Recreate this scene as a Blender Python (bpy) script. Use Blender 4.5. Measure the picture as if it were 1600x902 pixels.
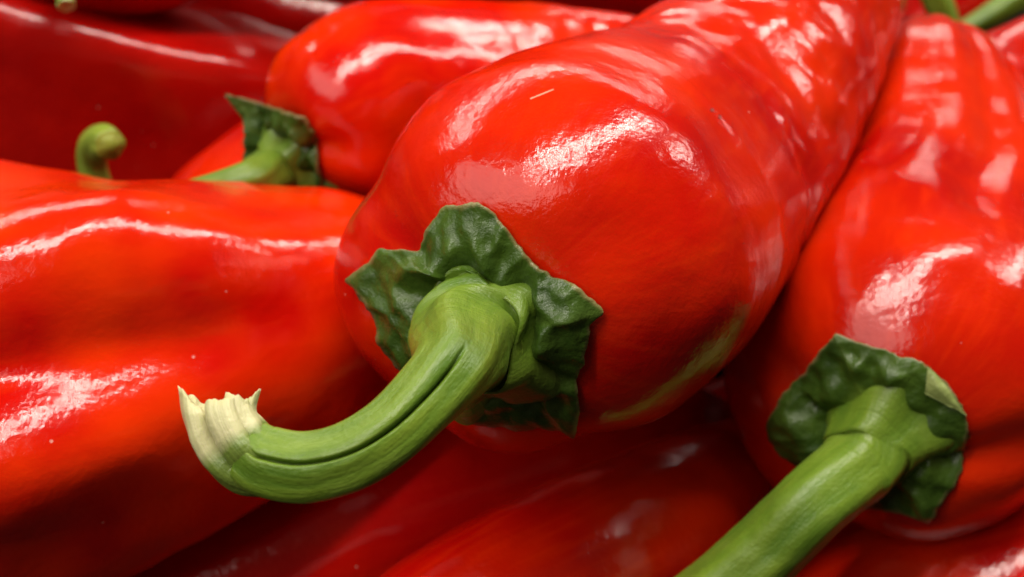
import bpy, math, random
import numpy as np
from mathutils import Vector, Matrix, noise
from mathutils.bvhtree import BVHTree

# ------------------------------------------------------------------ scene
for o in list(bpy.data.objects):
    bpy.data.objects.remove(o)
sc = bpy.context.scene
col = sc.collection
random.seed(4)

# ------------------------------------------------------------------ camera
DIST = 22.0                        # cm from the lens to the plane through the middle pepper
PITCH = math.radians(30.0)         # the camera looks this far down
ORG = Vector((0.0, 0.0, 0.16))     # that plane's centre, metres
RIGHT = Vector((1, 0, 0))
UP = Vector((0, math.sin(PITCH), math.cos(PITCH)))
BACK = Vector((0, -math.cos(PITCH), math.sin(PITCH)))
cam_d = bpy.data.cameras.new('camera')
cam = bpy.data.objects.new('camera', cam_d)
col.objects.link(cam)
cam.location = ORG + BACK * (DIST * 0.01)
cam.rotation_euler = (math.radians(90) - PITCH, 0, 0)
cam_d.sensor_width = 36.0
cam_d.lens = 36.0 * DIST / 16.0
cam_d.clip_start = 0.005
cam_d.clip_end = 20.0
cam_d.dof.use_dof = True
cam_d.dof.focus_distance = 0.186
cam_d.dof.aperture_fstop = 22.0
sc.camera = cam

# ------------------------------------------------------------------ light
world = bpy.data.worlds.new('World')
sc.world = world
world.use_nodes = True
bg = world.node_tree.nodes['Background']
bg.inputs['Color'].default_value = (1.0, 0.64, 0.44, 1)
bg.inputs['Strength'].default_value = 0.06


def strip_lamp(name, loc, sx, sy, watts, turn=0.0, colour=(1, 0.93, 0.83)):
    """A ceiling fitting that shines straight down."""
    d = bpy.data.lights.new(name, 'AREA')
    d.shape = 'RECTANGLE'
    d.size, d.size_y = sx, sy
    d.energy = watts
    d.color = colour
    o = bpy.data.objects.new(name, d)
    col.objects.link(o)
    o.location = loc
    o.rotation_euler = (0, 0, math.radians(turn))
    return o


strip_lamp('ceiling_lamp', (0.30, 0.15, 1.85), 3.2, 0.08, 58, turn=43)
strip_lamp('ceiling_lamp', (-0.85, 2.50, 1.85), 3.4, 0.08, 46, turn=58)
strip_lamp('ceiling_lamp', (2.80, 1.50, 1.85), 2.4, 0.10, 34, turn=43)
strip_lamp('ceiling_lamp', (1.00, 4.10, 1.85), 2.2, 0.10, 38, turn=0)
strip_lamp('ceiling_lamp', (-2.20, -1.70, 1.85), 3.0, 2.2, 62, turn=43)

sc.view_settings.view_transform = 'Standard'
sc.view_settings.look = 'None'
sc.view_settings.exposure = 0.12
sc.view_settings.gamma = 1.0
sc.view_settings.use_curve_mapping = False
sc.render.engine = 'CYCLES'
sc.cycles.use_denoising = True
sc.cycles.max_bounces = 8
sc.cycles.sample_clamp_indirect = 6.0


# ------------------------------------------------------------------ frames
def at(px, py, z):
    """A point in cm in the pile's viewing frame (x right, y up, z nearer) from a place in the photograph and a depth."""
    k = (DIST - z) / DIST
    return np.array([(px - 800) / 100.0 * k, (451 - py) / 100.0 * k, z])


def pix(p):
    k = (DIST - p[2]) / DIST
    return np.array([p[0] / k * 100 + 800, 451 - p[1] / k * 100])


BASIS = np.array([RIGHT[:], UP[:], BACK[:]])


def to_world(V):
    return np.asarray(V) @ BASIS * 0.01 + np.array(ORG[:])


# ------------------------------------------------------------------ objects
def tag(o, label, cat, group=None):
    o['label'] = label
    o['category'] = cat
    if group:
        o['group'] = group


def empty(name, loc):
    o = bpy.data.objects.new(name, None)
    o.empty_display_size = 0.02
    col.objects.link(o)
    o.location = loc
    return o


def mesh_object(name, V, F, mat, parent=None, uv=None, attrs=None, smooth=True):
    """V in cm in the viewing frame; becomes a mesh in metres, relative to its parent's place."""
    W = to_world(V)
    root = parent
    base = np.zeros(3)
    while root is not None:
        base += np.array(root.location[:])
        root = root.parent
    m = bpy.data.meshes.new(name)
    m.from_pydata((W - base).tolist(), [], F)
    if uv is not None:
        lay = m.uv_layers.new(name='UVMap')
        idx = np.empty(len(m.loops), dtype=np.int32)
        m.loops.foreach_get('vertex_index', idx)
        lay.data.foreach_set('uv', np.asarray(uv, dtype=np.float32)[idx].ravel())
    for k, a in (attrs or {}).items():
        at_ = m.attributes.new(k, 'FLOAT', 'POINT')
        at_.data.foreach_set('value', np.asarray(a, dtype=np.float32))
    m.polygons.foreach_set('use_smooth', [smooth] * len(m.polygons))
    m.update()
    m.materials.append(mat)
    o = bpy.data.objects.new(name, m)
    col.objects.link(o)
    if parent is not None:
        o.parent = parent
    return o


def unit(v):
    return v / max(np.linalg.norm(v), 1e-9)


def resample(pts, vals, n):
    """Natural-cubic-like curve through pts with values, n samples even in length."""
    P = np.asarray(pts, float)
    A = np.asarray(vals, float)
    Q = np.concatenate([P, A.reshape(len(P), -1)], axis=1)
    Q = np.concatenate([[2 * Q[0] - Q[1]], Q, [2 * Q[-1] - Q[-2]]])
    out = []
    for i in range(1, len(Q) - 2):
        for t in np.linspace(0, 1, 24, endpoint=(i == len(Q) - 3)):
            p0, p1, p2, p3 = Q[i - 1], Q[i], Q[i + 1], Q[i + 2]
            out.append(0.5 * ((2 * p1) + (-p0 + p2) * t + (2 * p0 - 5 * p1 + 4 * p2 - p3) * t * t + (-p0 + 3 * p1 - 3 * p2 + p3) * t ** 3))
    out = np.array(out)
    d = np.concatenate([[0], np.cumsum(np.linalg.norm(np.diff(out[:, :3], axis=0), axis=1))])
    s = np.linspace(0, d[-1], n)
    R = np.stack([np.interp(s, d, out[:, j]) for j in range(out.shape[1])], axis=1)
    return R[:, :3], R[:, 3:], s


def frames(C, ref):
    T = np.gradient(C, axis=0)
    T /= np.linalg.norm(T, axis=1, keepdims=True)
    ref = np.asarray(ref, float)
    N = ref[None] - (T @ ref)[:, None] * T
    N /= np.linalg.norm(N, axis=1, keepdims=True)
    B = np.cross(T, N)
    return T, N, B


def angdiff(a, b):
    return (a - b + np.pi) % (2 * np.pi) - np.pi


def grid_faces(nr, nt, first, wrap=True):
    F = []
    for i in range(nr - 1):
        for j in range(nt if wrap else nt - 1):
            k = (j + 1) % nt
            F.append((first + i * nt + j, first + i * nt + k, first + (i + 1) * nt + k, first + (i + 1) * nt + j))
    return F


# ------------------------------------------------------------------ pepper body
def body_mesh(spine, ref=(0, 0, 1), furrows=(), lobes=(3, 0.0, 0.0), cap=0.8, dimple=0.25, shoulder=0.12,
              bumps=(), rough=0.02, wrinkle=None, faces=(), sharp=7.0, seed=0, nt=120, nl=120, ncap=30, flat=None):
    """spine: (px, py, z, radius in px). furrows: (angle, depth, width in degrees, s0, s1). bumps: (s, angle, ds, dangle, amount)."""
    pts = [at(*p[:3]) for p in spine]
    rad = [p[3] / 100.0 * (DIST - p[2]) / DIST for p in spine]
    C, R, s = resample(pts, rad, nl)
    R = R[:, 0]
    Lt = s[-1]
    T, N, B = frames(C, ref)
    th = np.linspace(0, 2 * np.pi, nt, endpoint=False) + np.pi        # the seam lies at the back
    ct, st = np.cos(th), np.sin(th)

    def section(f):
        r = np.ones(nt)
        if faces:                                    # flattened sides: (s list, angle list, distance list) each
            acc = np.zeros(nt)
            for (fs_, an_, ds_) in faces:
                a = math.radians(np.interp(f, fs_, an_))
                d = np.interp(f, fs_, ds_)
                acc += np.maximum(np.cos(th - a), 0) ** sharp / d ** sharp
            r = np.minimum((acc + 1e-9) ** (-1.0 / sharp), 1.25)
        n, a, ph = lobes
        fade = max(0.0, 1 - max(0.0, f) * 1.25)
        r += a * fade * np.cos(n * (th - math.radians(ph)))
        for (an, dep, wd, s0, s1) in furrows:
            if f < s0 - 1e-6:
                k = max(0, 1 - (s0 - f) / 0.12)
            elif f > s1:
                k = max(0, 1 - (f - s1) / 0.25)
            else:
                k = 1
            k = k * k * (3 - 2 * k)
            r -= dep * k * np.exp(-(angdiff(th, math.radians(an)) / math.radians(wd)) ** 2)
        for (bs, ba, ds, da, am) in bumps:
            r += am * math.exp(-((f - bs) / ds) ** 2) * np.exp(-(angdiff(th, math.radians(ba)) / math.radians(da)) ** 2)
        return r

    V, UV = [], []
    # shoulder cap
    H = cap * R[0]
    sec0 = section(0.0)
    lob = (sec0 - sec0.mean()) / max(sec0.max() - sec0.min(), 1e-6)
    V.append(C[0] - T[0] * (H - dimple * R[0]))
    UV.append((0, -H * 1.2))
    for i in range(1, ncap + 1):
        t = (i / (ncap + 1)) * np.pi / 2
        rho = math.sin(t)
        ax = -H * math.cos(t) + dimple * R[0] * math.exp(-(rho / 0.42) ** 2)
        axial = ax - shoulder * R[0] * lob * (math.sin(math.pi * min(1, rho)) ** 1.2)
        sec = 1 + (sec0 - 1) * rho ** 0.6
        for j in range(nt):
            V.append(C[0] + T[0] * axial[j] + (N[0] * ct[j] + B[0] * st[j]) * R[0] * rho * sec[j])
            UV.append(((th[j] - np.pi) / (2 * np.pi), -H * math.cos(t) * 1.2))
    for i in range(nl):
        f = i / (nl - 1)
        sec = section(f)
        r = R[i] * sec
        if i > nl - 14:
            r = r * math.sqrt(max(0.0, 1 - ((i - (nl - 14)) / 13.5) ** 2))
        for j in range(nt):
            V.append(C[i] + (N[i] * ct[j] + B[i] * st[j]) * max(r[j], 0.004))
            UV.append(((th[j] - np.pi) / (2 * np.pi), s[i]))
    V = np.array(V)
    nr = ncap + nl
    # uneven growth: low swellings, and puckers across the flesh where asked
    ctr = np.concatenate([[C[0]], np.repeat(C[:1], ncap * nt, axis=0), np.repeat(C, nt, axis=0)])
    out = V - ctr
    out /= np.maximum(np.linalg.norm(out, axis=1, keepdims=True), 1e-6)
    Rm = R.max()
    disp = np.zeros(len(V))
    for k in range(len(V)):
        p = V[k]
        q = Vector((p[0] * 0.45 + seed * 7.3, p[1] * 0.45 - seed * 3.1, p[2] * 0.45 + seed))
        disp[k] = rough * Rm * noise.noise(q) + rough * 0.35 * Rm * noise.noise(q * 2.7)
    if wrinkle:
        for (s0, s1, amp, fs, ft) in wrinkle:
            for k in range(1, len(V)):
                u, v = UV[k]
                f = v / Lt
                if f < s0 - 0.08 or f > s1 + 0.08:
                    continue
                w = min(1, max(0, (f - s0 + 0.08) / 0.08)) * min(1, max(0, (s1 + 0.08 - f) / 0.08))
                a = u * 2 * math.pi
                q = Vector((math.cos(a) * ft, math.sin(a) * ft, v * fs + seed))
                disp[k] += w * amp * (noise.noise(q) + 0.5 * noise.noise(q * 2.1))
    V = V + out * disp[:, None]
    F = [(0, 1 + (j + 1) % nt, 1 + j) for j in range(nt)]
    F += [tuple(reversed(f)) for f in grid_faces(nr, nt, 1)]
    last = 1 + (nr - 1) * nt
    V = np.concatenate([V, [C[-1] + T[-1] * 0.01]])
    UV.append((0.5, Lt))
    F += [(len(V) - 1, last + j, last + (j + 1) % nt) for j in range(nt)]
    # outward-facing check
    a, b, c = V[F[nt][0]], V[F[nt][1]], V[F[nt][2]]
    if np.dot(np.cross(b - a, c - a), a - C[0]) < 0:
        F = [tuple(reversed(f)) for f in F]
    return V, F, np.array(UV)


# ------------------------------------------------------------------ stems
def tube_mesh(path, ref=(0, 0, 1), ribs=(5, 0.05, 0), grooves=(), n=90, nt=64, seed=0, rings=(), jag=0.0, swell=0.012, hollow=0.25, base_ribs=0.0, slant=(0.0, 0.0)):
    """path: (px, py, z, radius px). A stalk with ribs, grooves (angle, depth, width deg, s0, s1) and a rough cut end."""
    pts = [at(*p[:3]) for p in path]
    rad = [p[3] / 100.0 * (DIST - p[2]) / DIST for p in path]
    C, R, s = resample(pts, rad, n)
    R = R[:, 0]
    T, N, B = frames(C, ref)
    th = np.linspace(0, 2 * np.pi, nt, endpoint=False) + np.pi
    ct, st = np.cos(th), np.sin(th)
    V, UV, S = [], [], []
    jg = np.array([noise.noise(Vector((math.cos(a) * 1.7, math.sin(a) * 1.7, seed * 3.3))) + 0.4 * noise.noise(Vector((math.cos(a) * 5, math.sin(a) * 5, seed))) for a in th]) * jag
    for i in range(n):
        f = i / (n - 1)
        sec = 1 + (ribs[1] + base_ribs * math.exp(-(f / 0.10) ** 2)) * np.cos(ribs[0] * (th - math.radians(ribs[2])) + 0.8 * math.sin(f * 5 + seed))
        if base_ribs:                                # short folds where the stalk spreads into the calyx
            sec = sec + base_ribs * 0.35 * math.exp(-(f / 0.07) ** 2) * np.cos(11 * th + seed)
        for (an, dep, wd, s0, s1) in grooves:
            k = min(1, max(0, (f - s0) / 0.06)) * min(1, max(0, (s1 - f) / 0.06))
            aa = math.radians(an) + 0.12 * math.sin(f * 9)
            sec = sec - dep * k * np.exp(-(angdiff(th, aa) / math.radians(wd)) ** 2)
        for (rs, rw, ra) in rings:
            sec = sec + ra * math.exp(-((f - rs) / rw) ** 2)
        for j in range(nt):
            q = C[i] + (N[i] * ct[j] + B[i] * st[j]) * R[i] * sec[j]
            w = noise.noise(Vector(q * 1.3) + Vector((seed, 0, 0))) * swell * 1.5 + noise.noise(Vector(q * 4.0) + Vector((seed, 0, 0))) * swell * 0.6
            q = q + (N[i] * ct[j] + B[i] * st[j]) * w * R[i] * 2 + T[i] * (jg[j] + slant[0] * math.cos(th[j] - math.radians(slant[1]))) * max(0, (f - 0.7) / 0.3) ** 2
            V.append(q)
            UV.append(((th[j] - np.pi) / (2 * np.pi), s[i]))
            S.append(f)
    F = grid_faces(n, nt, 0)
    # cut face, a little hollow
    base = (n - 1) * nt
    prev = base
    for (k, dz) in ((0.86, 0.03), (0.6, -hollow * 0.5), (0.3, -hollow)):
        new = len(V)
        for j in range(nt):
            p = V[base + j]
            q = C[-1] + (p - C[-1]) * k + T[-1] * dz * R[-1]
            V.append(q)
            UV.append((UV[base + j][0], s[-1] + (1 - k) * R[-1]))
            S.append(1.0 + (1 - k))
        F += [(prev + j, prev + (j + 1) % nt, new + (j + 1) % nt, new + j) for j in range(nt)]
        prev = new
    V.append(C[-1] - T[-1] * hollow * 1.1 * R[-1])
    UV.append((0.5, s[-1] + R[-1]))
    S.append(2.0)
    F += [(prev + j, prev + (j + 1) % nt, len(V) - 1) for j in range(nt)]
    V = np.array(V)
    a, b, c = V[F[10][0]], V[F[10][1]], V[F[10][2]]
    if np.dot(np.cross(b - a, c - a), a - C[0]) < 0:
        F = [tuple(reversed(f)) for f in F]
    return V, F, np.array(UV), np.array(S)


# ------------------------------------------------------------------ calyx, moulded on its pepper
def calyx_mesh(tree, hub, outline, rise=0.35, hub_r=0.30, lift=0.05, crumple=0.10, thick=0.07, seed=0, nper=220, nr=34, curl=0.025, veins=True, collar=0.26):
    """outline: (px, py[, lift in cm]) round the hub. Each point is laid on the body's surface, then raised and crumpled."""
    O = [(p[0], p[1], p[2] if len(p) > 2 else 0.0) for p in outline]
    P = np.array(O + [O[0]], float)
    d = np.concatenate([[0], np.cumsum(np.linalg.norm(np.diff(P[:, :2], axis=0), axis=1))])
    t = np.linspace(0, d[-1], nper, endpoint=False)
    E = np.stack([np.interp(t, d, P[:, j]) for j in range(3)], axis=1)
    # soften the straight sides, keep the points, nibble the rim
    for j in range(nper):
        w = noise.noise(Vector((E[j, 0] * 0.035, E[j, 1] * 0.035, seed))) * 5 + noise.noise(Vector((E[j, 0] * 0.11, E[j, 1] * 0.11, seed + 3))) * 2.6
        dv = unit(E[j, :2] - np.array(hub))
        E[j, :2] += dv * w
    radii = np.linalg.norm(E[:, :2] - np.array(hub), axis=1)
    rloc = np.array([np.mean(radii[np.arange(j - 9, j + 10) % nper]) for j in range(nper)])
    ridge = np.clip((radii - rloc) / rloc * 6, -0.5, 1)              # the points carry a vein
    cam_o = Vector((0, 0, DIST))
    V, NN, U = [], [], []
    hit0 = None
    for i in range(nr):
        u = (i / (nr - 1))
        for j in range(nper):
            q = np.array(hub) + (E[j, :2] - np.array(hub)) * max(u, 0.02)
            target = Vector(at(q[0], q[1], 0.0))
            loc, nor, idx, dist_ = tree.ray_cast(cam_o, (target - cam_o).normalized())
            if loc is None:
                dv = (target - cam_o).normalized()
                ref = hit0 if hit0 is not None else target
                guess = cam_o + dv * ((ref - cam_o).dot(dv))
                near, nor, idx, dist_ = tree.find_nearest(guess)
                loc = cam_o + dv * ((near - cam_o).dot(dv))
            if hit0 is None:
                hit0 = loc
            an = math.atan2(E[j, 1] - hub[1], E[j, 0] - hub[0])
            h = lift + rise * math.exp(-(u / hub_r) ** 2) * (1 + 0.3 * math.cos(5 * an + seed))
            fold = noise.noise(Vector((math.cos(an) * 2.0, math.sin(an) * 2.0, seed * 1.3)))
            h += collar * max(0.0, fold + 0.25) * math.exp(-((u - 0.62 - 0.06 * math.sin(3 * an + seed)) / 0.13) ** 2)
            amp = crumple * min(1, max(0, (u - 0.34) * 3.0)) * (1.0 if u < 0.85 else 1 - (u - 0.85) * 3)
            p = Vector(loc)
            a1 = noise.noise(p * 1.0 + Vector((seed * 2.2, 0, 0)))
            a2 = abs(noise.noise(p * 2.1 + Vector((0, seed * 1.7, 0))))
            a3 = noise.noise(p * 5.0 + Vector((0, 0, seed)))
            h += amp * (1.0 * a1 + 1.1 * (0.35 - a2) + 0.35 * a3) + amp * 0.5
            if veins:
                h += 0.06 * max(0, ridge[j]) * math.sin(math.pi * min(1, u * 1.05))
            h += E[j, 2] * max(0, (u - 0.45) / 0.55) ** 2 + curl * max(0, (u - 0.8) / 0.2) ** 2 * (0.5 + noise.noise(p * 1.1 + Vector((9, seed, 0))))
            h = max(h, 0.02)
            V.append(np.array(p + nor * h))
            NN.append(np.array(nor))
            U.append(u)
    V = np.array(V)
    NN = np.array(NN)
    n1 = len(V)
    back = V - NN * thick
    V2 = np.concatenate([V, back])
    F = grid_faces(nr, nper, 0)
    F += [tuple(reversed([a + n1 for a in f])) for f in grid_faces(nr, nper, 0)]
    rim = (nr - 1) * nper
    F += [(rim + j, rim + (j + 1) % nper, n1 + rim + (j + 1) % nper, n1 + rim + j) for j in range(nper)]
    F.append(tuple(range(nper)))
    F.append(tuple(n1 + j for j in reversed(range(nper))))
    f = F[nper * 20]
    a, b, c = V2[f[0]], V2[f[1]], V2[f[2]]
    if np.dot(np.cross(b - a, c - a), NN[f[0]]) < 0:
        F = [tuple(reversed(x)) for x in F]
    vein = np.tile(np.clip(ridge * 1.3, 0, 1) ** 1.5, nr)
    return V2, F, np.concatenate([U, np.array(U)]), np.concatenate([vein, vein]), NN


# ------------------------------------------------------------------ materials
def new_mat(name):
    m = bpy.data.materials.new(name)
    m.use_nodes = True
    return m, m.node_tree, m.node_tree.nodes['Principled BSDF']


def add(nt, kind, **kw):
    n = nt.nodes.new(kind)
    for k, v in kw.items():
        if k in n.inputs:
            n.inputs[k].default_value = v
        else:
            setattr(n, k, v)
    return n


def ramp(nt, fac, stops):
    r = nt.nodes.new('ShaderNodeValToRGB')
    e = r.color_ramp.elements
    while len(e) < len(stops):
        e.new(0.5)
    for k, (p, c) in enumerate(stops):
        e[k].position = p
        e[k].color = c if len(c) == 4 else (*c, 1)
    nt.links.new(fac, r.inputs['Fac'])
    return r


def math_node(nt, op, a, b=None, clamp=False):
    n = nt.nodes.new('ShaderNodeMath')
    n.operation = op
    n.use_clamp = clamp
    for k, v in enumerate((a, b)):
        if v is None:
            continue
        if isinstance(v, (int, float)):
            n.inputs[k].default_value = v
        else:
            nt.links.new(v, n.inputs[k])
    return n.outputs[0]


def mix_col(nt, fac, a, b):
    n = nt.nodes.new('ShaderNodeMix')
    n.data_type = 'RGBA'
    for k, v in ((0, fac), (6, a), (7, b)):
        if isinstance(v, (int, float)):
            n.inputs[k].default_value = v
        elif isinstance(v, tuple):
            n.inputs[k].default_value = v if len(v) == 4 else (*v, 1)
        else:
            nt.links.new(v, n.inputs[k])
    return n.outputs[2]


def skin_material(name, deep=(0.47, 0.003, 0.001), bright=(0.70, 0.021, 0.0004), pucker=0.045, rough=0.155, seed=0.0, fleck=0.4, peel_k=0.16):
    m, nt, b = new_mat(name)
    tc = nt.nodes.new('ShaderNodeTexCoord')
    L = nt.links.new
    big = add(nt, 'ShaderNodeTexNoise', Scale=38.0, Detail=2.0, Roughness=0.5, noise_dimensions='4D', W=seed)
    L(tc.outputs['Object'], big.inputs['Vector'])
    c = ramp(nt, big.outputs['Fac'], [(0.38, deep), (0.62, bright)]).outputs['Color']
    # faint lengthwise flecks in the flesh
    mp = add(nt, 'ShaderNodeMapping')
    mp.inputs['Scale'].default_value = (60, 0.8, 1)
    L(tc.outputs['UV'], mp.inputs['Vector'])
    fl = add(nt, 'ShaderNodeTexNoise', Scale=1.0, Detail=3.0)
    L(mp.outputs[0], fl.inputs['Vector'])
    c = mix_col(nt, math_node(nt, 'MULTIPLY', ramp(nt, fl.outputs['Fac'], [(0.48, (0, 0, 0)), (0.75, (1, 1, 1))]).outputs['Color'], fleck), c, (0.72, 0.032, 0.001))
    # dust specks, few and small
    vo = add(nt, 'ShaderNodeTexVoronoi', Scale=430.0)
    L(tc.outputs['Object'], vo.inputs['Vector'])
    rnd = add(nt, 'ShaderNodeSeparateColor')
    L(vo.outputs['Color'], rnd.inputs[0])
    dens = add(nt, 'ShaderNodeTexNoise', Scale=70.0, Detail=1.0)
    L(tc.outputs['Object'], dens.inputs['Vector'])
    thr = math_node(nt, 'SUBTRACT', 1.12, math_node(nt, 'MULTIPLY', dens.outputs['Fac'], 0.32))
    spot = math_node(nt, 'MULTIPLY', math_node(nt, 'GREATER_THAN', rnd.outputs[0], thr),
                     math_node(nt, 'LESS_THAN', vo.outputs['Distance'], math_node(nt, 'MULTIPLY', rnd.outputs[1], 0.11)))
    c = mix_col(nt, math_node(nt, 'MULTIPLY', spot, 0.45), c, (0.75, 0.5, 0.42))
    L(c, b.inputs['Base Color'])
    rn = add(nt, 'ShaderNodeTexNoise', Scale=160.0, Detail=4.0)
    L(tc.outputs['Object'], rn.inputs['Vector'])
    r = math_node(nt, 'ADD', math_node(nt, 'MULTIPLY', rn.outputs['Fac'], 0.14), rough - 0.07)
    r = math_node(nt, 'ADD', r, math_node(nt, 'MULTIPLY', spot, 0.4))
    L(r, b.inputs['Roughness'])
    b.inputs['IOR'].default_value = 1.45
    b.inputs['Specular IOR Level'].default_value = 0.52
    b.inputs['Subsurface Weight'].default_value = 0.12
    b.inputs['Subsurface Radius'].default_value = (1.0, 0.12, 0.04)
    b.inputs['Subsurface Scale'].default_value = 0.004
    # relief: ripples across the flesh, broad dents, fine peel
    mp2 = add(nt, 'ShaderNodeMapping')
    mp2.inputs['Scale'].default_value = (14, 1.5, 1)
    L(tc.outputs['UV'], mp2.inputs['Vector'])
    rip = add(nt, 'ShaderNodeTexNoise', Scale=1.0, Detail=4.0, Roughness=0.6)
    L(mp2.outputs[0], rip.inputs['Vector'])
    dent = add(nt, 'ShaderNodeTexNoise', Scale=210.0, Detail=4.0, Roughness=0.6)
    L(tc.outputs['Object'], dent.inputs['Vector'])
    peel = add(nt, 'ShaderNodeTexNoise', Scale=520.0, Detail=4.0, Roughness=0.6)
    L(tc.outputs['Object'], peel.inputs['Vector'])
    b1 = add(nt, 'ShaderNodeBump', Strength=pucker, Distance=0.004)
    L(rip.outputs['Fac'], b1.inputs['Height'])
    b2 = add(nt, 'ShaderNodeBump', Strength=0.055, Distance=0.0025)
    L(dent.outputs['Fac'], b2.inputs['Height'])
    L(b1.outputs[0], b2.inputs['Normal'])
    b3 = add(nt, 'ShaderNodeBump', Strength=peel_k, Distance=0.0008)
    L(peel.outputs['Fac'], b3.inputs['Height'])
    L(b2.outputs[0], b3.inputs['Normal'])
    L(b3.outputs[0], b.inputs['Normal'])
    return m


def stem_material(name, dark=(0.065, 0.15, 0.010), light=(0.19, 0.285, 0.024), cut=(0.62, 0.58, 0.28), pale_from=0.95):
    m, nt, b = new_mat(name)
    L = nt.links.new
    tc = nt.nodes.new('ShaderNodeTexCoord')
    mp = add(nt, 'ShaderNodeMapping')
    mp.inputs['Scale'].default_value = (9, 0.45, 1)
    L(tc.outputs['UV'], mp.inputs['Vector'])
    st = add(nt, 'ShaderNodeTexNoise', Scale=1.0, Detail=5.0, Roughness=0.62)
    L(mp.outputs[0], st.inputs['Vector'])
    c = ramp(nt, st.outputs['Fac'], [(0.30, dark), (0.72, light)]).outputs['Color']
    bl = add(nt, 'ShaderNodeTexNoise', Scale=190.0, Detail=3.0)
    L(tc.outputs['Object'], bl.inputs['Vector'])
    c = mix_col(nt, math_node(nt, 'MULTIPLY', ramp(nt, bl.outputs['Fac'], [(0.5, (0, 0, 0)), (0.7, (1, 1, 1))]).outputs['Color'], 0.5), c, (0.17, 0.26, 0.035))
    sa = add(nt, 'ShaderNodeAttribute', attribute_name='along')
    jn = add(nt, 'ShaderNodeTexNoise', Scale=350.0, Detail=2.0)
    L(tc.outputs['Object'], jn.inputs['Vector'])
    k = math_node(nt, 'ADD', sa.outputs['Fac'], math_node(nt, 'MULTIPLY', math_node(nt, 'SUBTRACT', jn.outputs['Fac'], 0.5), 0.08))
    k = math_node(nt, 'MULTIPLY', math_node(nt, 'SUBTRACT', k, pale_from), 7.0, clamp=True)
    c = mix_col(nt, k, c, cut)
    foot = ramp(nt, math_node(nt, 'ADD', sa.outputs['Fac'], math_node(nt, 'MULTIPLY', math_node(nt, 'SUBTRACT', bl.outputs['Fac'], 0.5), 0.06)), [(0.0, (1, 1, 1)), (0.10, (0, 0, 0))]).outputs['Color']
    c = mix_col(nt, foot, c, (0.06, 0.115, 0.014))
    L(c, b.inputs['Base Color'])
    b.inputs['Roughness'].default_value = 0.40
    b.inputs['Subsurface Weight'].default_value = 0.1
    b.inputs['Subsurface Radius'].default_value = (0.6, 1.0, 0.2)
    b.inputs['Subsurface Scale'].default_value = 0.002
    mp2 = add(nt, 'ShaderNodeMapping')
    mp2.inputs['Scale'].default_value = (2.5, 6.0, 1)
    L(tc.outputs['UV'], mp2.inputs['Vector'])
    cr = add(nt, 'ShaderNodeTexNoise', Scale=1.0, Detail=3.0)
    L(mp2.outputs[0], cr.inputs['Vector'])
    b1 = add(nt, 'ShaderNodeBump', Strength=0.30, Distance=0.002)
    L(st.outputs['Fac'], b1.inputs['Height'])
    b2 = add(nt, 'ShaderNodeBump', Strength=0.30, Distance=0.0016)
    near = ramp(nt, sa.outputs['Fac'], [(0.16, (1, 1, 1)), (0.48, (0.06, 0.06, 0.06))]).outputs['Color']
    L(math_node(nt, 'MULTIPLY', cr.outputs['Fac'], near), b2.inputs['Height'])
    L(b1.outputs[0], b2.inputs['Normal'])
    b3 = add(nt, 'ShaderNodeBump', Strength=0.25, Distance=0.0004)
    fn = add(nt, 'ShaderNodeTexNoise', Scale=1600.0, Detail=3.0)
    L(tc.outputs['Object'], fn.inputs['Vector'])
    L(fn.outputs['Fac'], b3.inputs['Height'])
    L(b2.outputs[0], b3.inputs['Normal'])
    L(b3.outputs[0], b.inputs['Normal'])
    return m


def calyx_material(name, dark=(0.016, 0.044, 0.004), mid=(0.058, 0.114, 0.011), light=(0.18, 0.29, 0.03)):
    m, nt, b = new_mat(name)
    L = nt.links.new
    tc = nt.nodes.new('ShaderNodeTexCoord')
    n1 = add(nt, 'ShaderNodeTexNoise', Scale=110.0, Detail=5.0, Roughness=0.6)
    L(tc.outputs['Object'], n1.inputs['Vector'])
    c = ramp(nt, n1.outputs['Fac'], [(0.34, dark), (0.68, mid)]).outputs['Color']
    ua = add(nt, 'ShaderNodeAttribute', attribute_name='out')
    inner = ramp(nt, ua.outputs['Fac'], [(0.22, (1, 1, 1)), (0.46, (0, 0, 0))]).outputs['Color']
    c = mix_col(nt, inner, c, light)
    va = add(nt, 'ShaderNodeAttribute', attribute_name='vein')
    c = mix_col(nt, math_node(nt, 'MULTIPLY', va.outputs['Fac'], 0.45), c, (0.15, 0.24, 0.04))
    n2 = add(nt, 'ShaderNodeTexNoise', Scale=260.0, Detail=2.0)
    L(tc.outputs['Object'], n2.inputs['Vector'])
    rim = math_node(nt, 'ADD', ua.outputs['Fac'], math_node(nt, 'MULTIPLY', math_node(nt, 'SUBTRACT', n2.outputs['Fac'], 0.5), 0.10))
    rim = math_node(nt, 'MULTIPLY', math_node(nt, 'SUBTRACT', rim, 0.965), 22.0, clamp=True)
    c = mix_col(nt, math_node(nt, 'MULTIPLY', rim, 0.75), c, (0.27, 0.21, 0.085))
    L(c, b.inputs['Base Color'])
    b.inputs['Roughness'].default_value = 0.37
    b.inputs['Specular IOR Level'].default_value = 0.45
    n3 = add(nt, 'ShaderNodeTexNoise', Scale=420.0, Detail=4.0, Roughness=0.65)
    L(tc.outputs['Object'], n3.inputs['Vector'])
    b1 = add(nt, 'ShaderNodeBump', Strength=0.40, Distance=0.0012)
    L(n3.outputs['Fac'], b1.inputs['Height'])
    L(b1.outputs[0], b.inputs['Normal'])
    return m


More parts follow.
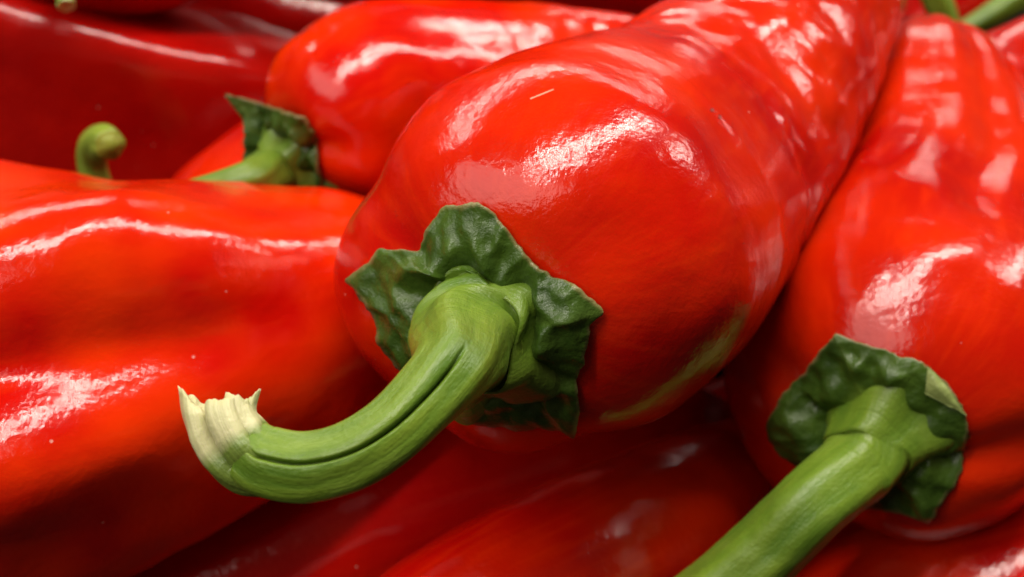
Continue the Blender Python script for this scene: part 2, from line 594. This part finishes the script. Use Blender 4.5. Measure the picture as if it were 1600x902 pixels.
SKIN = skin_material('red_skin', seed=0.0)
SKIN_B = skin_material('orange_red_skin', deep=(0.54, 0.004, 0.001), bright=(0.79, 0.035, 0.0003), pucker=0.045, rough=0.13, seed=2.0)
SKIN_R = skin_material('smooth_red_skin', deep=(0.42, 0.003, 0.001), bright=(0.61, 0.017, 0.0004), pucker=0.035, seed=6.0)
SKIN_G = skin_material('shaded_crimson_skin', deep=(0.33, 0.0015, 0.0015), bright=(0.45, 0.005, 0.002), pucker=0.03, seed=8.0, fleck=0.0)  # crimson with its base darkened to put shade into the colour
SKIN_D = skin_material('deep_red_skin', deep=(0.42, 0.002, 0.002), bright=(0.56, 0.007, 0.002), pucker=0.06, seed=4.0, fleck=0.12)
STEM = stem_material('green_stalk')
STEM_A = stem_material('green_split_stalk', pale_from=3.0)
FIBRE = stem_material('pale_fibre', dark=(0.08, 0.14, 0.016), light=(0.22, 0.30, 0.05), cut=(0.56, 0.54, 0.28), pale_from=0.42)
NUB = stem_material('yellow_green_stalk', dark=(0.13, 0.22, 0.02), light=(0.30, 0.40, 0.05), cut=(0.26, 0.30, 0.03))
FOLD = calyx_material('pale_calyx_back', dark=(0.20, 0.26, 0.07), mid=(0.34, 0.40, 0.14), light=(0.4, 0.45, 0.16))
SCAR, _, sb = new_mat('pale_scar')
sb.inputs['Base Color'].default_value = (0.70, 0.26, 0.15, 1)
sb.inputs['Roughness'].default_value = 0.5
SPOT, _, sb = new_mat('brown_blemish')
sb.inputs['Base Color'].default_value = (0.28, 0.015, 0.008, 1)
sb.inputs['Roughness'].default_value = 0.6
LEAF = calyx_material('green_calyx')
m, nt_, b_ = new_mat('blackened_tray')
tn = add(nt_, 'ShaderNodeTexNoise', Scale=60.0, Detail=4.0)
nt_.links.new(ramp(nt_, tn.outputs['Fac'], [(0.3, (0.007, 0.006, 0.006)), (0.7, (0.012, 0.010, 0.010))]).outputs['Color'], b_.inputs['Base Color'])  # near-black instead of grey, standing in for shade in the gaps
b_.inputs['Roughness'].default_value = 1.0
b_.inputs['Specular IOR Level'].default_value = 0.0
TRAY = m

# ------------------------------------------------------------------ the surface below
# a sloping display tray, seen only in the gaps and in one far corner
prof = [(-0.25, 0.050), (0.05, 0.054), (0.09, 0.062), (0.118, 0.096), (0.20, 0.108), (0.26, 0.120), (0.418, 0.135)]
tv = [(x, y, z) for (y, z) in prof for x in (-0.6, 0.6)]
tm = bpy.data.meshes.new('display_tray')
tm.from_pydata(tv, [], [(2 * k, 2 * k + 1, 2 * k + 3, 2 * k + 2) for k in range(len(prof) - 1)])
tm.materials.append(TRAY)
tray = bpy.data.objects.new('display_tray', tm)
col.objects.link(tray)
tray['kind'] = 'structure'

wm, nt_, b_ = new_mat('grey_panel')
tn = add(nt_, 'ShaderNodeTexNoise', Scale=40.0, Detail=4.0)
nt_.links.new(ramp(nt_, tn.outputs['Fac'], [(0.3, (0.15, 0.14, 0.15)), (0.7, (0.20, 0.19, 0.20))]).outputs['Color'], b_.inputs['Base Color'])
pm = bpy.data.meshes.new('back_panel')
pm.from_pydata([(-0.6, 0.42, 0.0), (0.6, 0.42, 0.0), (0.6, 0.42, 0.22), (-0.6, 0.42, 0.22), (-0.6, 0.43, 0.0), (0.6, 0.43, 0.0), (0.6, 0.43, 0.22), (-0.6, 0.43, 0.22)], [],
               [(0, 1, 2, 3), (5, 4, 7, 6), (3, 2, 6, 7), (1, 5, 6, 2), (4, 0, 3, 7)])
pm.materials.append(wm)
panel = bpy.data.objects.new('back_panel', pm)
col.objects.link(panel)
panel['kind'] = 'structure'

GROUP = 'red peppers heaped together'


def pepper(label, body, skin, **kw):
    V, F, UV = body_mesh(body, **kw)
    base = to_world(V[[np.argmin(to_world(V)[:, 2])]])[0]
    root = empty('red_pepper', base)
    tag(root, label, 'pepper', GROUP)
    mesh_object('body', V, F, skin, root, uv=UV)
    tree = BVHTree.FromPolygons([Vector(v) for v in V], [list(f) for f in F])
    return root, tree


def stem(root, path, mat=None, **kw):
    V, F, UV, S = tube_mesh(path, **kw)
    return mesh_object('stem', V, F, mat or STEM, root, uv=UV, attrs={'along': S})


def calyx(root, tree, hub, outline, **kw):
    V, F, U, vein, _ = calyx_mesh(tree, hub, outline, **kw)
    return mesh_object('calyx', V, F, LEAF, root, attrs={'out': U, 'vein': vein})


# ------------------------------------------------------------------ middle pepper
A, treeA = pepper('glossy red pepper in the middle with its long curved split stem towards the viewer',
    [(872, 402, 0.0, 312), (925, 362, -1.4, 302), (1018, 290, -3.0, 258), (1128, 188, -4.6, 205), (1212, 78, -6.2, 172),
     (1262, -30, -7.6, 152), (1310, -120, -9.0, 118), (1340, -190, -10.2, 60)],
    SKIN, ref=(0, 1, 0), furrows=[(172, 0.09, 16, -1, 0.15), (-58, 0.06, 15, -1, 0.12), (60, 0.03, 18, -1, 0.3)], bumps=[(0.0, -98, 0.10, 30, 0.20), (0.0, -160, 0.10, 22, 0.07), (0.08, 95, 0.14, 32, 0.04), (0.04, 142, 0.14, 30, -0.07), (0.31, -30, 0.06, 55, -0.07)],
    cap=0.92, dimple=0.14, shoulder=0.10, rough=0.03, seed=1, nt=200, nl=190, ncap=50,
    wrinkle=[(0.26, 0.8, 0.075, 1.2, 2.4)])
calyx(A, treeA, (748, 500),
    [(752, 316, .06), (775, 335), (800, 365), (838, 408), (868, 430), (905, 445), (944, 485, .04), (926, 500), (918, 540), (902, 588), (906, 630),
     (896, 674, .05), (872, 660), (812, 664), (762, 655), (715, 640), (668, 610), (630, 572), (608, 535), (584, 488), (554, 440, .04), (575, 412),
     (598, 391), (632, 394), (662, 392), (668, 365), (690, 324)], rise=0.0, hub_r=0.42, crumple=0.18, lift=0.035, thick=0.05, seed=2)


def flare(tree, hub, steps, along=None):
    """Path points that rise from the body's surface along its normal: (height cm, radius cm) each."""
    o = Vector((0, 0, DIST))
    loc, nor, _, _ = tree.ray_cast(o, (Vector(at(hub[0], hub[1], 0)) - o).normalized())
    if loc is None:
        loc, nor, _, _ = tree.find_nearest(Vector(at(hub[0], hub[1], -6.0)))
    nor = Vector(along).normalized() if along else (nor + (o - loc).normalized() * 0.2).normalized()
    out = []
    for h, r in steps:
        p = np.array(loc + nor * h)
        q = pix(p)
        out.append((q[0], q[1], p[2], r * 100 * DIST / (DIST - p[2])))
    return out


sa = stem(A, mat=STEM_A, path=flare(treeA, (752, 522), ((-0.10, 1.20), (0.14, 1.03), (0.40, 0.87), (0.74, 0.74))) +
             [(708, 570, 4.25, 62), (664, 624, 4.75, 56), (610, 677, 5.0, 54), (550, 714, 5.05, 54),
              (480, 731, 4.95, 55), (420, 722, 4.82, 54), (392, 706, 4.75, 49)],
     ribs=(5, 0.05, 20), base_ribs=0.10, grooves=[(8, 0.40, 2.6, 0.46, 1.05), (8, 0.035, 10, 0.46, 1.05)], seed=3, nt=220, n=170)
# the torn end of the stalk: four pale strands
cv, cf, cu, cs = [], [], [], []
for k, path in enumerate((
        [(412, 752, 4.70, 24), (368, 738, 4.70, 30), (330, 698, 4.68, 30), (312, 655, 4.64, 27), (305, 626, 4.6, 20)],
        [(416, 728, 4.92, 24), (382, 704, 4.95, 30), (358, 668, 4.92, 27), (348, 642, 4.86, 25), (347, 628, 4.8, 24)],
        [(420, 720, 4.80, 24), (394, 690, 4.84, 27), (376, 660, 4.8, 24), (369, 640, 4.76, 21), (370, 626, 4.72, 18)],
        [(418, 704, 4.72, 22), (398, 676, 4.70, 23), (388, 652, 4.66, 18), (389, 636, 4.62, 12), (396, 618, 4.6, 7)])):
    V, F, UV, S = tube_mesh(path, seed=k + 5, n=44, nt=48, jag=0.08, ribs=(3, 0.10, 40 * k), swell=0.06, hollow=0.3,
                            slant=((0.20, -95), (0.05, 150), (0.07, -60), (0.10, 80))[k])
    o = sum(len(x) for x in cv)
    cv.append(V); cu.append(UV); cs.append(S)
    cf += [tuple(a + o for a in f) for f in F]
mesh_object('cut_end', np.concatenate(cv), cf, FIBRE, sa, uv=np.concatenate(cu), attrs={'along': np.concatenate(cs)})


def laid_patch(tree, corners, n, lift, bulge, thick):
    """A thin four-cornered flap laid on a body's surface."""
    c = np.array(corners, float)
    V, NN = [], []
    o = Vector((0, 0, DIST))
    for i in range(n):
        for j in range(n):
            u, v = i / (n - 1), j / (n - 1)
            q = c[0] * (1 - u) * (1 - v) + c[1] * u * (1 - v) + c[2] * u * v + c[3] * (1 - u) * v
            loc, nor, _, _ = tree.ray_cast(o, (Vector(at(q[0], q[1], 0)) - o).normalized())
            h = lift + bulge * math.sin(math.pi * u) * math.sin(math.pi * v) + 0.3 * bulge * noise.noise(loc * 4)
            V.append(np.array(loc + nor * h)); NN.append(np.array(nor))
    V, NN = np.array(V), np.array(NN)
    m = len(V)
    F = grid_faces(n, n, 0, wrap=False)
    F += [tuple(reversed([a + m for a in f])) for f in F]
    ring = [i for i in range(n)] + [n * i + n - 1 for i in range(1, n)] + [n * (n - 1) + n - 1 - i for i in range(1, n)] + [n * (n - 1 - i) for i in range(1, n - 1)]
    F += [(ring[k], ring[(k + 1) % len(ring)], m + ring[(k + 1) % len(ring)], m + ring[k]) for k in range(len(ring))]
    return np.concatenate([V, V - NN * thick]), F


bodyA = [c for c in A.children if c.name.startswith('body')][0]
for cs_, mt in ((((828, 154), (865, 139), (866, 141), (829, 156)), SCAR), 
                (((1109, 171), (1114, 169), (1116, 174), (1111, 175)), SPOT), (((1123, 179), (1127, 181), (1127, 187), (1122, 185)), SPOT)):
    V, F = laid_patch(treeA, cs_, 5, 0.006, 0.004, 0.01)
    mesh_object('scar' if mt is SCAR else 'blemish', V, F, mt, bodyA)

# ------------------------------------------------------------------ left pepper
Bp, treeB = pepper('broad orange red pepper lying on its side with a wavy bright streak along it',
    [(-330, 640, -2.2, 285), (-150, 625, -2.2, 322), (0, 596, -2.3, 336), (200, 554, -2.5, 302), (400, 520, -3.2, 232), (550, 482, -4.2, 180), (650, 462, -4.9, 120), (720, 450, -5.4, 50)],
    SKIN_B, furrows=[(-2, 0.12, 14, 0.1, 0.48)], bumps=[(0.40, 26, 0.13, 15, 0.085)],
    faces=[((0, 1), (-8, -2), (0.93, 0.95)), ((0, .31, .5, .7, .83, 1), (-64, -66, -80, -60, -64, -66), (0.93, 0.93, 0.90, 0.93, 0.95, 0.95)),
           ((0, 1), (-145, -145), (0.98, 0.98)), ((0, 1), (44, 44), (0.98, 0.98)), ((0, 1), (112, 112), (0.98, 0.98)), ((0, 1), (175, 175), (0.95, 0.95))], sharp=8.0,
    cap=0.6, rough=0.03, seed=5, nt=200, nl=170)

# ------------------------------------------------------------------ right pepper
D, treeD = pepper('red pepper with a thick straight stem and a folded pale calyx corner',
    [(1404, 582, -3.3, 272), (1420, 522, -4.4, 270), (1444, 428, -5.9, 244), (1448, 320, -7.5, 210), (1446, 210, -9.0, 168), (1440, 122, -10.2, 122), (1432, 56, -11.1, 60)],
    SKIN_R, ref=(0, 1, 0), furrows=[(26, 0.06, 9, 0.12, 0.9), (-2, 0.035, 6, 0.25, 0.95), (-24, 0.04, 7, 0.2, 0.9), (54, 0.05, 8, 0.15, 0.9), (-50, 0.05, 16, 0.05, 0.7), (200, 0.06, 16, -1, 0.15), (95, 0.05, 14, 0, 0.5)], bumps=[(0.45, -8, 0.25, 16, 0.04)], cap=0.88, dimple=0.14, rough=0.03, seed=7, nt=170, nl=150, ncap=40,
    wrinkle=[(0.28, 0.9, 0.010, 0.7, 1.6)])
cD = calyx(D, treeD, (1362, 655),
    [(1310, 521, .08), (1336, 533), (1395, 550), (1445, 568), (1478, 598), (1508, 642, .05), (1509, 660), (1502, 735), (1475, 775), (1452, 808, .05), (1410, 796), (1350, 790),
     (1290, 765), (1245, 728), (1216, 695), (1205, 665, .05), (1228, 612), (1268, 568)], rise=0.0, hub_r=0.42, crumple=0.15, lift=0.035, thick=0.05, seed=6)
V, F = laid_patch(treeD, ((1448, 569), (1475, 596), (1508, 643), (1446, 609)), 14, 0.17, 0.08, 0.04)
mesh_object('folded_corner', V, F, FOLD, cD, attrs={'out': np.full(len(V), 0.6)})
stem(D, flare(treeD, (1372, 680), ((-0.55, 1.22), (-0.2, 1.06), (0.1, 0.88), (0.4, 0.73), (0.75, 0.62)), along=(-0.54, -0.60, 0.52)) +
     [(1266, 792, -0.3, 57), (1200, 858, -0.55, 58), (1110, 940, -0.9, 61), (1040, 1000, -1.1, 64)],
     ribs=(5, 0.045, 40), base_ribs=0.12, rings=[(0.24, 0.014, 0.045)], seed=8, nt=110, n=130)

# ------------------------------------------------------------------ pepper behind
Cp, treeC = pepper('red pepper behind with blurred highlights and a ragged green calyx on its side',
    [(535, 180, -6.2, 140), (600, 152, -6.8, 150), (700, 148, -7.5, 150), (820, 152, -8.4, 146), (950, 150, -9.6, 130), (1080, 150, -10.8, 100), (1160, 150, -11.5, 50)],
    SKIN_B, furrows=[(-30, 0.10, 20, 0.15, 0.6), (40, 0.05, 20, 0, .5)], cap=0.75, dimple=0.12, rough=0.03, seed=9, wrinkle=[(0.2, 0.7, 0.05, 1.2, 1.2)])
calyx(Cp, treeC, (448, 246),
    [(377, 147, .25), (402, 158), (442, 165), (486, 178, .08), (494, 210), (500, 250), (511, 300), (490, 330), (440, 335), (400, 310), (392, 262), (392, 225), (392, 190)], rise=0.1, hub_r=0.4, seed=4, crumple=0.26)
stem(Cp, flare(treeC, (446, 262), ((-0.08, 0.98), (0.12, 0.80), (0.32, 0.64), (0.52, 0.54))) +
     [(388, 282, -4.2, 31), (335, 298, -4.0, 27), (270, 318, -4.1, 26)], base_ribs=0.14, seed=5)

# ------------------------------------------------------------------ others
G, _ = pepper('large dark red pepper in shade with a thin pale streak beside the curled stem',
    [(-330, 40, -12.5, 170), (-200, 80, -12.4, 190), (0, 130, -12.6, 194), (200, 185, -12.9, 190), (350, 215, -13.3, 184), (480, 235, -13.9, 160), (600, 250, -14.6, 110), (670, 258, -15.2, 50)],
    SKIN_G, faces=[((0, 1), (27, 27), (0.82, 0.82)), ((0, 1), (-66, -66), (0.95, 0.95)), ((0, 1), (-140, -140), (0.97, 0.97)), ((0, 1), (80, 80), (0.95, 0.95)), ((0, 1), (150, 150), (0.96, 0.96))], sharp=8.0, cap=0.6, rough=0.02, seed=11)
K, _ = pepper('narrow red pepper wedged below the ragged calyx with a small curled pale green stem',
    [(300, 378, -9.4, 85), (345, 342, -9.5, 98), (400, 300, -9.8, 100), (480, 240, -10.4, 98), (580, 165, -11.2, 85), (660, 105, -12, 45)],
    SKIN, cap=0.6, rough=0.02, seed=13)
stem(K, [(310, 370, -9.0, 36), (270, 392, -8.6, 30), (210, 372, -8.2, 22), (168, 325, -7.9, 21), (150, 280, -7.7, 22), (144, 250, -7.5, 23), (149, 229, -7.2, 26), (162, 221, -6.8, 27), (172, 226, -6.5, 24)],
     seed=2, ribs=(5, .05, 0), hollow=-0.45, mat=NUB)
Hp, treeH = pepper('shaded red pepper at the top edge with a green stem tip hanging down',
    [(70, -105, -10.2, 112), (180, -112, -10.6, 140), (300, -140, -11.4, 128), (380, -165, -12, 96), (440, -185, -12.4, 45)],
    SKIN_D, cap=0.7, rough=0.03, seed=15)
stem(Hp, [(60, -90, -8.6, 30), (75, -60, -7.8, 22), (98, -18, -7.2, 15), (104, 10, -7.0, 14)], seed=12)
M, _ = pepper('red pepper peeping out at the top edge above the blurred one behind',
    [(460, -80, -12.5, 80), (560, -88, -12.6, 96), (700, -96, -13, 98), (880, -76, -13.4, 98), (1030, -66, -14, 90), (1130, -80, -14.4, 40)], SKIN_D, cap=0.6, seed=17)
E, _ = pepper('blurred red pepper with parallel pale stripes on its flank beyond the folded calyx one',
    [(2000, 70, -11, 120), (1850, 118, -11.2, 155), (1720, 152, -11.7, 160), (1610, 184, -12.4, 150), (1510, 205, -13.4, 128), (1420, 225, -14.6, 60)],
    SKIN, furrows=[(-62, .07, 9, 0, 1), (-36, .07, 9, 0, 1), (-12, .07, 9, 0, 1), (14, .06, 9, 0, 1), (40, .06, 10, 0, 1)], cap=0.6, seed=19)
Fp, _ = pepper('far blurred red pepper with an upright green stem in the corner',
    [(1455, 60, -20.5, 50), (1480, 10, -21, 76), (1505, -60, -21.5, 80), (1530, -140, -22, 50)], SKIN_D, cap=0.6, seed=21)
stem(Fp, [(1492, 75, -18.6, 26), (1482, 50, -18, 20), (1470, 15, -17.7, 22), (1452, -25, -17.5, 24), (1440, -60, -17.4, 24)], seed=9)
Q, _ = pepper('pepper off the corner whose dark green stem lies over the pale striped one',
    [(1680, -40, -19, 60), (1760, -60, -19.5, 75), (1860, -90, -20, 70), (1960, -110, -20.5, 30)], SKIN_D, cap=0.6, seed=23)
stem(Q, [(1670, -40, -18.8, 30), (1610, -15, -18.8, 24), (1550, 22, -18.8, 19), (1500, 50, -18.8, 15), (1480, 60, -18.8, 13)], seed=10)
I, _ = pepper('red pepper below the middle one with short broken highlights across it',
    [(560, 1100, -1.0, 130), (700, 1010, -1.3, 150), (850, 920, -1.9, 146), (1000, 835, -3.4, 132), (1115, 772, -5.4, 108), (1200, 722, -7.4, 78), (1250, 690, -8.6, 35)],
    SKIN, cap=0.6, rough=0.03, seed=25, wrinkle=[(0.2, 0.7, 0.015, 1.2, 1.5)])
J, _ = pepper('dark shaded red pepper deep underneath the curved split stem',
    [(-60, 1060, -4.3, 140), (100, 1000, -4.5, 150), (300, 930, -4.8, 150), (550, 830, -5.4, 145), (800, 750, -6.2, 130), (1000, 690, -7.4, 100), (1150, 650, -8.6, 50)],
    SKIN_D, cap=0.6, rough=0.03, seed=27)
Lp, _ = pepper('red pepper at the bottom corner under the folded calyx one',
    [(1150, 1040, -5, 90), (1280, 1000, -4.8, 125), (1450, 950, -4.5, 150), (1620, 895, -4.2, 155), (1800, 840, -4.4, 140), (1900, 815, -4.6, 60)],
    SKIN, furrows=[(-35, 0.06, 18, 0.3, 1)], cap=0.6, rough=0.03, seed=29)

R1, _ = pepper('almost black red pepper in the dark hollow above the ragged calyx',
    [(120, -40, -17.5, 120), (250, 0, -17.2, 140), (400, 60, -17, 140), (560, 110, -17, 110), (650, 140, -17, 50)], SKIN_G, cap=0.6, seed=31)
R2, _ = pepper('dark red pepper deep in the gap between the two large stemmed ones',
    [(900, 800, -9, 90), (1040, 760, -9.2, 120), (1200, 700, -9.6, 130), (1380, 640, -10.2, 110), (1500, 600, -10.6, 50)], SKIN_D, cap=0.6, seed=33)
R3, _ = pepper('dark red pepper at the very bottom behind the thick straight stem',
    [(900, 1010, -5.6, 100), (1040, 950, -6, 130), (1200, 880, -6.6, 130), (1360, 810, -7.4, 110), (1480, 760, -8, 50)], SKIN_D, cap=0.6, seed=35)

S1, _ = pepper('unseen red pepper added beyond the upper edge to shade those below',
    [(-420, -400, -8.6, 140), (-250, -415, -8.8, 170), (0, -425, -9.0, 176), (220, -425, -9.4, 160), (400, -430, -9.8, 110), (480, -432, -10, 50)], SKIN_D, cap=0.6, seed=37)  # out of frame, added to shade the dark pepper below

S2, _ = pepper('unseen red pepper added high above the heap as a second shade',
    [(500, -300, -9.3, 100), (600, -275, -9.4, 145), (740, -262, -9.7, 150), (880, -260, -10.1, 115), (960, -262, -10.4, 50)], SKIN_D, cap=0.6, seed=39)  # out of frame, added to keep the near lamp off the dark pepper

S3, _ = pepper('unseen red pepper added at the back to block the far lamps',
    [(-150, -230, -20, 140), (0, -230, -20, 180), (250, -220, -20.2, 185), (500, -210, -20.5, 160), (640, -205, -20.8, 60)], SKIN_D, cap=0.6, seed=41)  # added out of view so the hollow gets no light from behind
T1, _ = pepper('unseen red pepper added behind the neck of the middle one to block light',
    [(1120, 172, -13.3, 80), (1210, 166, -13.4, 116), (1330, 168, -13.6, 108), (1410, 172, -13.9, 45)], SKIN_D, cap=0.6, seed=43)  # hidden blocker, added against lamp light passing beside the neck
T2, _ = pepper('unseen red pepper added under the middle one to stop light through the gap',
    [(800, 405, -9.2, 90), (920, 395, -9.3, 128), (1090, 385, -9.4, 134), (1250, 382, -9.8, 110), (1340, 380, -10.2, 50)], SKIN_D, cap=0.6, seed=45)  # hidden blocker, added to close the tunnel that let light through
